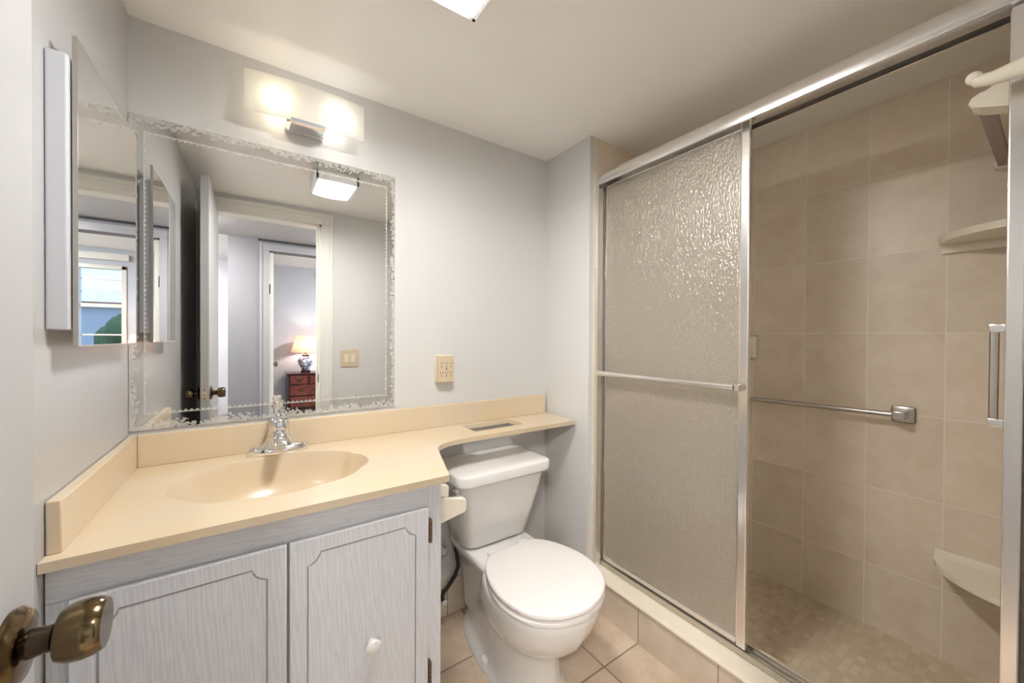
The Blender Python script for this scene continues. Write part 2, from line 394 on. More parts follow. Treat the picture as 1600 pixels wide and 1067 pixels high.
# ------------------------------------------------------------------ the open bathroom door beside the camera
DX0, DX1, DY0, DY1 = -.222, -.187, -.005, .598
d1 = struct(MB().box(DX0, DX1, DY0, DY1, .012, 2.02, .002), 'door_1', DOORW)
def knob_side(sgn, x, parent, y=.547, z=.925, m1=BRASS, m2=BRASSD, L=.062, k=1.0):
    ax = (sgn, 0, 0)
    r = MB().lathe([(.001, 0), (.034, 0), (.035, .004), (.030, .010), (.018, .013), (.001, .013)], (x, y, z), ax).build('rosette', m1, parent)
    MB().lathe([(.013, .010), (.0125, .018), (.0115, .024), (.0135, .030)], (x, y, z), ax).build('shank', m2, r)
    MB().lathe([(.001, .028), (.014, .028), (.0225, .032), (.0262, .040), (.0268, .050), (.0255, .058), (.0235, L), (.0225, L+.0015), (.001, L+.0015)], (x, y, z), ax).build('knob', m1, r)
knob_side(1, DX1, d1); knob_side(-1, DX0, d1, L=.060)
lp = MB().box(DX0+.006, DX1-.006, DY1-.001, DY1+.0015, .895, .955, .0007).build('latch_plate', STEEL, d1)
MB().box(DX0+.012, DX1-.012, DY1, DY1+.008, .917, .933, .003).build('latch_bolt', STEEL, lp)
MB().lathe([(.001, 0), (.003, 0), (.003, .002), (.001, .002)], (-.2045, DY1+.0005, .902), (0, 1, 0), 10).lathe([(.001, 0), (.003, 0), (.003, .002), (.001, .002)], (-.2045, DY1+.0005, .948), (0, 1, 0), 10).build('screw', BRASSD, lp)
for z in (.22, 1.02, 1.8):
    MB().tube([(OX0+.002, YF+.012, z-.045), (OX0+.002, YF+.012, z+.045)], .006, 10).build('hinge', BRASSD, d1)

# ------------------------------------------------------------------ vanity cabinet
vc = thing('vanity_cabinet', 'whitewashed wood vanity cabinet with two grooved doors under the cream sink top', 'cabinet', (.07, 1.25, 0))
CX0, CX1, CYF = XL+.002, .433, .985
MB().box(CX0, CX1-.017, CYF, YB-.002, .10, .60).box(CX0, CX1-.017, CYF+.0005, CYF+.02, .6005, .8175).box(CX0, CX1-.03, CYF+.06, YB-.01, 0, .0995).build('carcass', WOODV, vc)
MB().box(CX1-.016, CX1, CYF, YB-.002, .0, .818, .001).build('side_panel', WOODV, vc)
MB().box(CX0, CX1-.038, CYF-.004, CYF, .752, .818, .001).build('top_rail', WOODH, vc)
MB().box(CX1-.038, CX1+.001, CYF-.004, CYF, .10, .818, .001).build('stile', WOODV, vc)
MB().box(CX0, CX0+.032, CYF-.004, CYF-.0005, .10, .7515, .001).build('stile', WOODV, vc)
def cab_door(x0, x1, hx):
    z0, z1, yf = .135, .755, .967
    d = MB().box(x0, x1, yf, CYF-.0045, z0, z1, .003).build('door', WOODV, vc)
    # routed outline with cut, curved corners
    gx0, gx1, gz0, gz1, c = x0+.036, x1-.037, z0+.04, z1-.036, .027
    pts = []
    for (cx, cz, sx, sz) in ((gx0, gz1, 1, -1), (gx1, gz1, -1, -1), (gx1, gz0, -1, 1), (gx0, gz0, 1, 1)):
        arc = [(cx+sx*c*(t_**.8), cz+sz*c*((1-t_)**.8)) for t_ in (0, .2, .4, .6, .8, 1)]
        # a slightly hollow cut across the corner
        arc = [(cx+sx*c*(t_+.16*sin(pi*t_)*.9+.0), cz+sz*c*((1-t_)+.16*sin(pi*t_)*.9)) for t_ in (0, .2, .4, .6, .8, 1)]
        if (sx, sz) in ((1, -1), (-1, 1)): pass
        else: arc = arc[::-1]
        pts += arc
    gw = .0017
    n = len(pts); ou, inn = [], []
    for i, p in enumerate(pts):
        a, b = Vector(pts[i-1]), Vector(pts[(i+1) % n]); t = (b-a).normalized(); nn = Vector((-t.y, t.x))
        ou.append(Vector(p)+nn*gw); inn.append(Vector(p)-nn*gw)
    mb = MB(); Y = yf-.0004
    rings = [[(q.x, yf+.001, q.y) for q in ou], [(q.x, Y, q.y) for q in ou], [(q.x, Y, q.y) for q in inn], [(q.x, yf+.001, q.y) for q in inn]]
    mb.rings(rings, closed=True); mb.build('groove', GROOVE, d)
    kx = (x0+x1)/2+.014
    MB().lathe([(.001, 0), (.010, 0), (.009, .006), (.012, .010), (.0175, .014), (.019, .019), (.0165, .024), (.009, .027), (.001, .0275)], (kx, yf, .455), (0, -1, 0)).build('knob', PORC, d)
    for z in (.69, .30):
        h = MB().box(hx-.004, hx+.004, yf-.001, CYF-.004, z-.032, z+.032, .0015)
        for k in range(5): h.tube([(hx, yf-.001, z-.03+k*.0125), (hx, yf-.001, z-.0195+k*.0125)], .0042, 8)
        h.build('hinge', OXIDE, d)
cab_door(-.266, .0605, -.270); cab_door(.0655, .392, .397)

# ------------------------------------------------------------------ cultured marble top with shell basin
top = thing('sink_countertop', 'cream cultured marble sink top with shell basin and narrow shelf over the toilet tank', 'countertop', (.07, 1.25, ZT))
XT0 = XL+.001
def basin(n=72, grow=0.0, k=1.0, front=True):
    cx, cy, a, b = .059, 1.243, .238, .185
    pts = []
    for i in range(n):
        t = 2*pi*i/n
        ex = 2.0
        x, y = cos(t), sin(t)
        # flat broad lobes on the front and corners, smooth arch at the back
        sc = 1.0
        if y < .3: sc -= .042*(1-abs(cos(4.5*(t-1.5*pi))))*min(1, (.3-y)*2.2)
        sc -= math.exp(-((y-.38)/.09)**2)*.05
        pts.append((cx+(a*k+grow)*x*sc, cy+(b*k+grow)*y*sc))
    return pts
out = [(XT0, .957), (.440, .957), (.449, .962)]
for k in range(0, 9):   # sweeping inner corner of the cut-out, then the shelf
    t = k/8
    p0, p1, p2 = Vector((.517, 1.195)), Vector((.536, 1.272)), Vector((.66, 1.279))
    q = p0*(1-t)**2+p1*2*t*(1-t)+p2*t*t; out.append((q.x, q.y))
out += [(1.225, 1.279), (1.235, 1.285), (1.246, YB-.001), (XT0, YB-.001)]
hole = [(.742, 1.350), (.988, 1.352), (.988, 1.468), (.742, 1.466)]
rim = basin()
mb = MB().plate([out, rim, hole], ZT-.018, ZT)
mb.build('deck', MARBLE, top)
mb = MB(); rs = []
N = 72
for dz, k in ((0, 1.0), (-.003, .992), (-.02, .975), (-.05, .94), (-.08, .88), (-.108, .78), (-.128, .62), (-.138, .36), (-.141, .10)):
    q = basin(N, 0, k); rs.append([(x, y+.012*(1-k), ZT+dz) for x, y in q])
mb.rings(rs, cap0=False, cap1=True)
bo = mb.build('basin', MARBLE, top, ang=60)
MB().lathe([(.001, 0), (.021, 0), (.021, .003), (.016, .004), (.012, .001), (.001, .001)], (.059, 1.252, ZT-.141)).build('drain', CHROME, bo)
MB().box(XT0+.02, 1.238, YB-.021, YB-.001, ZT-.0005, .929, .003).build('back_splash', MARBLE, top)
MB().box(XT0, XT0+.02, .985, YB-.001, ZT-.0005, .929, .003).build('side_splash', MARBLE, top)

# ------------------------------------------------------------------ faucet
FX, FY = .068, 1.456
fc = thing('faucet', 'chrome single-lever faucet with clear ball handle behind the shell basin', 'faucet', (FX, FY, ZT))
def oval(a, b, z, n=40, e=2.4): 
    sg = lambda v: math.copysign(abs(v)**(2/e), v)
    return [(FX+a*sg(cos(2*pi*i/n)), FY+b*sg(sin(2*pi*i/n)), z) for i in range(n)]
MB().rings([oval(.084, .028, ZT+.0005), oval(.086, .030, ZT+.005), oval(.084, .028, ZT+.018), oval(.078, .024, ZT+.024), oval(.06, .02, ZT+.026)]).build('base_plate', CHROME, fc)
sk = [(.056, .026, .018), (.045, .026, .030), (.036, .026, .045), (.031, .026, .062), (.029, .027, .085), (.027, .026, .104), (.022, .021, .112), (.010, .010, .116)]
bd = MB().rings([oval(a, b, ZT+h, e=2.1) for a, b, h in sk]).build('body', CHROME, fc, ang=60)
def ell(y, z, a, b, n=24, tilt=0): return [(FX+a*cos(2*pi*i/n), y+tilt*b*sin(2*pi*i/n), z+b*sin(2*pi*i/n)) for i in range(n)]
MB().rings([ell(FY-.01, ZT+.060, .026, .018), ell(FY-.04, ZT+.066, .024, .015), ell(FY-.07, ZT+.066, .021, .013), ell(FY-.098, ZT+.060, .018, .012, tilt=.3), ell(FY-.112, ZT+.052, .016, .010, tilt=.6)]).build('spout', CHROME, fc, ang=60)
MB().lathe([(.001, 0), (.010, 0), (.0115, .006), (.010, .016), (.001, .016)], (FX, FY-.103, ZT+.036), (0, -.15, 1)).build('aerator', STEEL, fc)
hd = MB().lathe([(.012, 0), (.010, .006), (.007, .012), (.006, .02)], (FX, FY-.002, ZT+.112)).build('stem', CHROME, fc)
MB().lathe([(.001, 0), (.011, 0), (.016, .006), (.018, .014), (.016, .022), (.0125, .028), (.0115, .032), (.014, .037), (.0145, .044), (.012, .050), (.001, .052)], (FX, FY-.002, ZT+.122), n=14).build('handle', ACRYL, fc, ang=20)

# ------------------------------------------------------------------ mirror over the vanity
o = MB().box(XL+.001, XL+.001+MW, YB-.006, YB-.0005, .941, .941+MH).build('wall_mirror', ETCHED, loc=(XL+.001, YB-.006, .941))
tag(o, 'large frameless wall mirror with white etched leaf border above the sink', 'mirror')

# ------------------------------------------------------------------ medicine cabinet on the left wall
mc = thing('medicine_cabinet', 'grey-white medicine cabinet with mirrored door on the left wall', 'cabinet', (XL, 1.2, 1.2))
MB().box(XL+.0005, -.2705, .990, 1.395, 1.226, 1.711, .003).build('box', CABW, mc)
md = MB().box(-.2665, -.262, 1.0035, 1.4105, 1.198, 1.7495).build('mirror_door', MIRROR, mc)
fr = MB()
x0, x1, y0, y1, z0, z1 = -.268, -.2615, 1.002, 1.412, 1.196, 1.751
fr.box(x0, x1, y0, y0+.0022, z0, z1).box(x0, x1, y1-.0022, y1, z0, z1).box(x0, x1, y0+.0022, y1-.0022, z0, z0+.0022).box(x0, x1, y0+.0022, y1-.0022, z1-.0022, z1)
fr.build('edge_trim', STEEL, md)
MB().tube([(-.2692, 1.05, 1.24), (-.2692, 1.05, 1.70)], .0012, 8).build('hinge', DARK, mc)

# ------------------------------------------------------------------ vanity light
vl = thing('vanity_light', 'two-bulb wall light with frosted glass panel above the mirror', 'light', (.148, YB, 1.97))
GX0, GX1, GY = -.027, .326, 1.412
pts = []
prof = []
for k in range(25):                      # gently bowed glass sheet
    t = k/24; x = GX0+(GX1-GX0)*t; prof.append((x, GY+.018*(2*t-1)**2))
outl = [(x, y) for x, y in prof]+[(x, y+.005) for x, y in prof[::-1]]
MB().prism(outl, 1.918, 2.043, axis=2).build('glass_shade', FROST, vl)
MB().box(.085, .205, YB-.024, YB-.0005, 1.92, 2.03, .004).build('back_plate', CHROME, vl)
cl = MB()
cl.prism([(GY-.006, 1.922), (GY-.004, 1.913), (GY+.004, 1.908), (YB-.02, 1.921), (YB-.02, 1.931), (GY+.008, 1.9165), (GY+.003, 1.9165), (GY-.004, 1.924)], .098, .198, axis=0)
cl.build('shade_bracket', CHROME, vl)
for i, (x, c) in enumerate(((.063, (1, .86, .66, 1)), (.237, (1, .97, .93, 1)))):
    sx = -1 if i == 0 else 1
    so = MB().tube([(.145, YB-.018, 1.972), (x-sx*.03, YB-.05, 1.972)], .012, 14).build('socket', CHROME, vl)
    MB().ball((x, YB-.062, 1.974), .021, 1.25, 1, 1).build('bulb', emit('lit_bulb_%d' % i, c, L_BULB[i]), so)

# ------------------------------------------------------------------ ceiling light
cl_ = thing('ceiling_light', 'square white flush ceiling light with ribbed glowing lens', 'light', (.36, .73, ZC))
LX0, LX1, LY0, LY1 = .262, .470, .60, .868
MB().box(LX0, LX1, LY0, LY1, 2.075, ZC-.0005, .004).build('housing', plain('fixture_white', lin(225, 224, 222), .4), cl_)
fr = MB()
fr.box(LX0, LX1, LY1-.012, LY1, 2.03, 2.076, .002).box(LX0, LX1, LY0, LY0+.012, 2.03, 2.076, .002).box(LX0, LX0+.012, LY0, LY1, 2.03, 2.076, .002).box(LX1-.012, LX1, LY0, LY1, 2.03, 2.076, .002)
fr.build('lens_frame', translucent('frame_acrylic', (.9, .9, .9, 1), .05, .08, .1, .01), cl_)
mb = MB(); rs = []
nx = 25
for k in range(nx):
    t = k/(nx-1); x = LX0+.014+(LX1-LX0-.028)*t; z = 2.032-.009*(1-(2*t-1)**2)-(.0012 if k % 2 else 0)
    rs.append([(x, LY0+.014, z), (x, LY1-.014, z), (x, LY1-.014, z+.004), (x, LY0+.014, z+.004)])
mb.rings(rs); mb.build('lens', emit('lit_lens', (1, .985, .955, 1), L_CEIL), cl_)

# ------------------------------------------------------------------ outlet on the back wall
ot = thing('outlet_adapter', 'ivory six-way plug adapter on the wall above the backsplash', 'outlet', (.676, YB, 1.083))
MB().box(.637, .717, YB-.012, YB-.0005, 1.023, 1.143, .003).build('wall_plate', IVORYL, ot)
MB().box(.640, .714, YB-.036, YB-.011, 1.027, 1.140, .004).build('body', IVORY, ot)
for r in range(2):
    for c in range(3):
        x, z, y = .656+c*.0215, 1.104-r*.040, YB-.0362
        s = MB().box(x-.0055, x-.0035, y, y+.002, z, z+.008).box(x+.0035, x+.0055, y, y+.002, z, z+.008)
        s.lathe([(.001, 0), (.0026, 0), (.0026, .002), (.001, .002)], (x, y, z-.010), (0, 1, 0), 10)
        s.build('socket', DARK, ot)
MB().lathe([(.001, 0), (.003, 0), (.003, .002), (.001, .002)], (.677, YB-.0365, 1.084), (0, 1, 0), 10).build('screw', BRASSD, ot)

# ------------------------------------------------------------------ toilet
TX = .82
to = thing('toilet', 'white two-piece toilet with closed lid between the vanity and the shower', 'toilet', (TX, 1.1, 0))
LID = [(0, .0), (0, .22), (.005, .40), (.03, .57), (.115, .745), (.24, .88), (.36, .963), (.48, 1.0), (.60, .99), (.73, .92), (.83, .79), (.90, .635), (.95, .46), (.983, .255), (1, 0)]
def egg(hw, yf, yb, z, cx=TX):
    """lid-shaped outline: flat back edge, widest past the middle, round nose towards the room"""
    P = []
    for (a, b), (c, d) in zip(LID, LID[1:]):
        for k in range(3):
            t = k/3; P.append((a+(c-a)*t, b+(d-b)*t))
    P.append(LID[-1])
    for _ in range(2):
        P = [P[0]]+[((P[q-1][0]+2*P[q][0]+P[q+1][0])/4, (P[q-1][1]+2*P[q][1]+P[q+1][1])/4) for q in range(1, len(P)-1)]+[P[-1]]
    r = [(cx+hw*b, yb-(yb-yf)*a, z) for a, b in P]
    return r+[(2*cx-x, y, z) for x, y, z in r[-2:0:-1]]
mb = MB()
mb.rings([egg(.132, .915, 1.47, .0005), egg(.132, .915, 1.47, .020), egg(.120, .928, 1.46, .03), egg(.108, .938, 1.45, .07), egg(.104, .940, 1.42, .14), egg(.114, .918, 1.37, .18), egg(.140, .875, 1.32, .215), egg(.164, .838, 1.29, .255), egg(.178, .813, 1.26, .305), egg(.183, .802, 1.24, .345), egg(.183, .801, 1.235, .360), egg(.178, .808, 1.23, .370), egg(.165, .82, 1.22, .3735)])
def rrect(hx, y0, y1, z, r=.03, n=5, cx=TX):
    p = []
    for (X, Y, a0) in ((cx+hx-r, y1-r, 0), (cx-hx+r, y1-r, 90), (cx-hx+r, y0+r, 180), (cx+hx-r, y0+r, 270)):
        for k in range(n+1):
            a = radians(a0+90*k/n); p.append((X+r*cos(a), Y+r*sin(a), z))
    return p
mb.rings([rrect(.085, 1.12, 1.44, .10), rrect(.092, 1.12, 1.45, .26), rrect(.125, 1.14, 1.46, .34), rrect(.140, 1.15, 1.465, .372), rrect(.140, 1.15, 1.465, .388, .03), rrect(.132, 1.16, 1.46, .392, .03)])
mb.build('bowl', PORC, to, ang=75)
tk = MB().rings([rrect(.132, 1.292, 1.445, .393, .04), rrect(.148, 1.276, 1.455, .402, .05), rrect(.170, 1.254, 1.46, .50, .05), rrect(.190, 1.232, 1.465, .60, .05), rrect(.202, 1.218, 1.467, .68, .05)])
tko = tk.build('tank', PORC, to, ang=60)
MB().rings([rrect(.212, 1.205, 1.474, .672, .045), rrect(.216, 1.200, 1.476, .675, .045), rrect(.217, 1.199, 1.477, .706, .045), rrect(.215, 1.202, 1.475, .710, .045), rrect(.209, 1.209, 1.469, .7135, .042), rrect(.190, 1.23, 1.45, .7165, .035)]).build('tank_lid', PORC, to, ang=50)
MB().rings([egg(.184, .799, 1.19, .3755), egg(.190, .790, 1.192, .380), egg(.190, .790, 1.192, .390), egg(.184, .799, 1.19, .3945)]).build('seat', SEATW, to, ang=60)
MB().rings([egg(.185, .799, 1.197, .3985), egg(.191, .789, 1.199, .403), egg(.191, .789, 1.199, .413), egg(.189, .792, 1.197, .4165), egg(.183, .799, 1.192, .418), egg(.10, .90, 1.12, .419)]).build('lid', SEATW, to, ang=60)
for x in (TX-.07, TX+.07):
    MB().box(x-.022, x+.022, 1.192, 1.226, .385, .408, .006).build('hinge', SEATW, to)
lv = MB().lathe([(.001, 0), (.016, 0), (.016, .006), (.009, .010), (.001, .010)], (TX-.1965, 1.275, .650), (-1, 0, 0)).build('flush_lever', CHROME, to)
MB().tube([(TX-.203, 1.275, .650), (TX-.220, 1.272, .652), (TX-.228, 1.255, .655), (TX-.230, 1.225, .657), (TX-.231, 1.198, .655), (TX-.231, 1.190, .653)], [.007, .0075, .009, .0115, .011, .005], 14).build('lever_arm', CHROME, lv)
for s_ in (-1, 1):
    MB().lathe([(.017, 0), (.017, .010), (.014, .020), (.008, .025), (.001, .026)], (TX+s_*.112, 1.19, .026), (s_*.5, 0, 1)).build('bolt_cap', PORC, to)

# water supply
sv = thing('water_supply', 'black braided hose from chrome stop valve up to the toilet tank', 'plumbing', (.665, YB-.01, .12))
MB().lathe([(.001, 0), (.024, 0), (.022, .006), (.010, .010), (.010, .05), (.012, .05), (.012, .07), (.001, .07)], (.655, YB-.0095, .115), (0, -1, 0)).build('stop_valve', CHROME, sv)
MB().tube([(.655, 1.45, .115), (.645, 1.448, .135), (.652, 1.445, .158), (.675, 1.443, .18), (.702, 1.44, .215), (.716, 1.44, .25), (.710, 1.44, .29), (.704, 1.43, .32)], .0085, 12).build('hose', BLACK, sv)
MB().lathe([(.012, 0), (.013, .01), (.013, .04), (.018, .045), (.018, .06), (.010, .062)], (.704, 1.43, .322)).build('coupling', BLACK, sv)
MB().box(.64, .685, 1.48, YB-.0005, .285, .325, .005).build('valve_handle', CHROME, sv)

# toilet paper holder on the side of the vanity
tp = thing('paper_holder', 'white ceramic toilet paper holder on the side of the vanity', 'toilet paper holder', (.434, 1.13, .69))
MB().box(.4335, .446, 1.045, 1.215, .645, .728, .004).build('base', CERAM, tp)
for y in (1.055, 1.185):
    MB().prism([(.440, .648), (.440, .742), (.49, .724), (.545, .714), (.553, .706), (.553, .675), (.545, .668), (.49, .660)], y, y+.02, axis=1, r=.004).build('arm', CERAM, tp)

# ------------------------------------------------------------------ shower enclosure
sf = thing('shower_frame', 'bright aluminium shower door frame between the tiled curb and the ceiling', 'shower frame', (1.33, .64, .175))
pf = [(1.288, 1.913), (1.284, 1.928), (1.286, 1.948), (1.294, 1.963), (1.308, 1.972), (1.326, 1.974), (1.370, 1.972), (1.370, 1.913), (1.364, 1.913), (1.364, 1.94), (1.347, 1.94), (1.347, 1.92), (1.3455, 1.92), (1.3455, 1.94), (1.294, 1.94), (1.294, 1.913)]
MB().prism(pf, .048, YE-.0005, axis=1).build('header', ALU, sf, ang=50)
MB().box(1.286, 1.318, YE-.022, YE-.0005, .1765, 1.912, .003).box(1.318, 1.364, YE-.012, YE-.0005, .1765, 1.912, .001).build('jamb', ALU, sf)
MB().box(1.300, 1.364, .0455, .070, .1765, 1.912, .003).build('jamb', ALU, sf)
MB().box(1.3225, 1.372, .0705, YE-.023, .1765, .181, .001).box(1.320, 1.3235, .0705, YE-.023, .1765, .197, .001).box(1.345, 1.348, .0705, YE-.023, .181, .195, .001).box(1.369, 1.372, .0705, YE-.023, .181, .192, .001).build('track', ALUD, sf)
def panel(x, y0, y1, label, bar):
    p = thing('shower_door', label, 'shower door', (x, (y0+y1)/2, .185))
    z0, z1, t = .1995, 1.937, .009
    MB().box(x-t, x+t, y0, y0+.030, z0-.003, z1, .004).build('stile', ALU, p)
    MB().box(x-t*.6, x+t*.6, y1-.014, y1, z0, z1, .003).build('stile', ALU, p)
    MB().box(x-t*.6, x+t*.6, y0+.03, y1-.014, z0, z0+.024, .003).build('bottom_rail', ALU, p)
    MB().box(x-t*.6, x+t*.6, y0+.03, y1-.014, z1-.028, z1, .003).build('top_rail', ALU, p)
    MB().box(x-.002, x+.002, y0+.028, y1-.012, z0+.022, z1-.026).build('glass', OBSCURE, p)
    if bar:
        zb, xb = 1.062, x-.052
        b = MB().tube([(xb, y0+.022, zb), (xb, y1-.004, zb)], .0115, 18).build('towel_bar', ALU, p)
        for yy in (y0+.012, y1-.016):
            MB().box(xb-.008, x-t*.6, yy-.008, yy+.008, zb-.011, zb+.011, .002).build('bracket', CHROME, b)
    return p
panel(1.3335, .578, 1.196, 'frosted rain-glass sliding shower door with chrome towel bar, in front', True)

# pull handle on the near jamb
ph = thing('grab_handle', 'short vertical aluminium pull handle on the right shower jamb', 'handle', (1.345, .07, 1.03))
MB().box(1.336, 1.352, .0705, .094, 1.235, 1.254, .003).build('bracket', ALU, ph)
MB().box(1.336, 1.352, .0705, .094, 1.028, 1.047, .003).build('bracket', ALU, ph)
MB().tube([(1.344, .086, 1.045), (1.344, .086, 1.237)], .0072, 14).build('bar', STEEL, ph)

# grab bar on the far wall
gb = thing('towel_bar', 'brushed steel towel bar across the back wall of the shower', 'towel bar', (XS, .62, .945))
gx = XS-.058
MB().tube([(gx, .345, .946), (gx, .985, .938)], .0095, 16).build('bar', STEEL, gb)
for y in (.332, .998):
    pl = MB().box(XS-.012, XS-.0005, y-.032, y+.032, .914, .974, .008).build('mounting_plate', STEEL, gb)
    MB().box(gx-.014, XS-.008, y-.014, y+.020, .930, .960, .004).build('post', STEEL, pl)

# soap dish on the far wall, half behind the door stile
sd = thing('soap_dish', 'white ceramic soap dish on the shower wall beside the sliding door', 'soap dish', (XS, .88, 1.18))
MB().box(XS-.016, XS-.0005, .825, .955, 1.125, 1.235, .012, 3).build('back', CERAM, sd)
MB().rings([[(XS-.012-.0*k, .89+.055*cos(a), 1.135+.0) for a in [2*pi*i/24 for i in range(24)]] for k in (0,)] and [[(XS-.06+.055*cos(a), .89+.055*sin(a), z) for a in [2*pi*i/24 for i in range(24)]] for z in (1.135, 1.15)]).build('tray', CERAM, sd)

# corner shelves
def corner_shelf(z, label, r, lip, t):
    n = 18
    pts = [(XS-.0005, YN+.0005)]+[(XS-.0005-r*sin(pi/2*k/n)**1.0*(1 if k < n else 1), YN+.0005+r*cos(pi/2*k/n)) for k in range(n+1)]
    s = MB().prism(pts, z, z+t, axis=2, r=t*.35, seg=3).build('corner_shelf', CERAM, loc=(XS, YN, z))
    return tag(s, label, 'shelf', 'ceramic corner shelves in the shower')
s1 = corner_shelf(1.548, 'upper cream ceramic corner shelf in the shower at head height', .205, 0, .022)
MB().prism([(XS-.0005-.2*a, YN+.0005+.2*b) for a, b in ((0, 0), (.06, 0), (.06, .99), (0, .99))], 1.518, 1.549, axis=2, r=.002).build('wall_flange', CERAM, s1)
s2 = corner_shelf(.445, 'lower cream ceramic corner shelf in the shower near the floor', .205, 0, .018)
MB().box(XS-.018, XS-.0005, YN+.0005, YN+.205, .46, .488, .004).build('wall_flange', CERAM, s2)

# acrylic towel bar with ceramic posts at the near end of the shower
ab = thing('acrylic_towel_bar', 'smoky acrylic towel bar on cream ceramic posts high inside the shower', 'towel bar', (1.7, YN, 1.78))
for x0, x1 in ((1.40, 1.455), (XS-.05, XS-.001)):
    n = 10
    MB().prism([(YN+.0005, 1.735), (YN+.0005, 1.82), (YN+.03, 1.808), (YN+.07, 1.800), (YN+.085, 1.792), (YN+.09, 1.780), (YN+.085, 1.768), (YN+.07, 1.762), (YN+.03, 1.752)], x0, x1, axis=0, r=.005).build('post', CERAM, ab)
MB().box(1.45, XS-.045, YN+.053, YN+.078, 1.768, 1.793, .002).build('rod', SMOKE, ab)

# ceramic robe hook on the wall outside the shower
rh = thing('robe_hook', 'cream ceramic robe hook on the wall just outside the shower jamb', 'hook', (1.25, YF, 1.745))
MB().box(1.218, 1.282, YF+.0005, YF+.014, 1.69, 1.79, .006, 3).build('base', CERAM, rh)
MB().tube([(1.25, YF+.01, 1.757), (1.25, .02, 1.757), (1.25, .06, 1.757), (1.25, .09, 1.756), (1.25, .106, 1.760), (1.25, .112, 1.768)], [.028, .022, .017, .0135, .0125, .011], 18).ball((1.25, .112, 1.769), .013).build('hook', CERAM, rh, ang=60)

# ------------------------------------------------------------------ light switch on the front wall (seen in the mirror)
sw = thing('light_switch', 'ivory double light switch plate beside the bathroom door casing', 'light switch', (.595, YF, 1.057))
MB().box(.532, .660, YF+.0005, YF+.007, .994, 1.122, .003).build('plate', IVORY, sw)
for x in (.573, .619):
    MB().box(x-.016, x+.016, YF+.006, YF+.011, 1.025, 1.09, .002).build('rocker', IVORYL, sw)

# ------------------------------------------------------------------ hall and bedroom behind the camera (seen in the mirrors)
HY, BYF = -1.18, -4.3
CARPET = plain('carpet', lin(176, 168, 158), .9, var=.08, scale=60)
struct(MB().box(-1.6, 3.2, BYF-.1, -.13, -.1, 0), 'floor_hall', CARPET)
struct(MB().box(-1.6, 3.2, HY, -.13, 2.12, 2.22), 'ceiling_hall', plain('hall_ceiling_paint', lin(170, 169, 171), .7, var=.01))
struct(MB().box(-1.6, 3.2, BYF-.1, HY-.12, 2.40, 2.5).box(-1.6, 3.2, HY-.12, HY, 2.12, 2.5), 'ceiling_bedroom', CEIL)
BX0, BX1 = .117, .92
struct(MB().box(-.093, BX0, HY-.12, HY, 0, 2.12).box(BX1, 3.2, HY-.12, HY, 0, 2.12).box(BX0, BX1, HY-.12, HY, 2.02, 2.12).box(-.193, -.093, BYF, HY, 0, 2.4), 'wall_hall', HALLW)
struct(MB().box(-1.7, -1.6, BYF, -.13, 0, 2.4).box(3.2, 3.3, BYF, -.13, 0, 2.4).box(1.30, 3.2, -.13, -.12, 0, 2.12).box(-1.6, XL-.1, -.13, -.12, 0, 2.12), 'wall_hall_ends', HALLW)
WX0, WX1, WZ0, WZ1 = .93, 1.43, .85, 2.17
struct(MB().box(-1.6, WX0, BYF-.1, BYF, 0, 2.4).box(WX1, 3.2, BYF-.1, BYF, 0, 2.4).box(WX0, WX1, BYF-.1, BYF, 0, WZ0).box(WX0, WX1, BYF-.1, BYF, WZ1, 2.4), 'wall_bedroom', BEDW)
# bedroom door casing and thin dark strip over it
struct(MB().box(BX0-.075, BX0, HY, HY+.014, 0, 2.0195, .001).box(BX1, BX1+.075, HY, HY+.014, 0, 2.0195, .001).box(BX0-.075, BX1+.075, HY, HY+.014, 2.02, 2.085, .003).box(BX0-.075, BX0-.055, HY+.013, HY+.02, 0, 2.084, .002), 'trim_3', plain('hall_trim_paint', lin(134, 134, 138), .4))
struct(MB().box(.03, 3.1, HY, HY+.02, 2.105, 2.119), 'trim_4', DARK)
d2 = struct(MB().box(BX0, BX0+.035, HY-.83, HY-.02, .01, 2.01, .002), 'door_2', TRIMW)
knob_side(1, BX0+.035, d2, HY-.75, .91)
for z in (.3, 1.62):
    MB().tube([(BX0+.004, HY-.012, z), (BX0+.004, HY-.012, z+.09)], .006, 8).build('hinge', BRASSD, d2)
d3 = struct(MB().box(-.93, -.21, BYF+.002, BYF+.03, .01, 1.95, .002), 'door_3', plain('closet_door_paint', lin(214, 218, 226), .4))
struct(MB().box(-1.0, -.20, BYF, BYF+.035, 1.95, 2.0, .003), 'trim_5', TRIMW)
# window
win = struct(MB().box(WX0, WX0+.05, BYF-.08, BYF+.02, WZ0, WZ1, .004).box(WX1-.05, WX1, BYF-.08, BYF+.02, WZ0, WZ1, .004).box(WX0, WX1, BYF-.08, BYF+.02, WZ0, WZ0+.05, .004).box(WX0, WX1, BYF-.08, BYF+.02, WZ1-.05, WZ1, .004).box(WX0+.05, WX1-.05, BYF-.07, BYF-.01, 1.60, 1.65, .004), 'window_1', TRIMW)
MB().box(WX0+.05, WX1-.05, BYF-.05, BYF-.045, WZ0+.05, WZ1-.05).build('pane', PANE, win)
MB().box(WX0+.05, WX1-.05, BYF-.044, BYF-.032, 1.80, 1.815).box(WX0+.05, WX1-.05, BYF-.044, BYF-.032, 1.97, 1.985).box(WX0+.05, WX1-.05, BYF-.044, BYF-.032, 1.22, 1.24).build('glazing_bar', TRIMW, win)
struct(MB().box(WX0-.03, WX1+.3, BYF, BYF+.06, 2.24, 2.33, .004), 'trim_6', TRIMW)
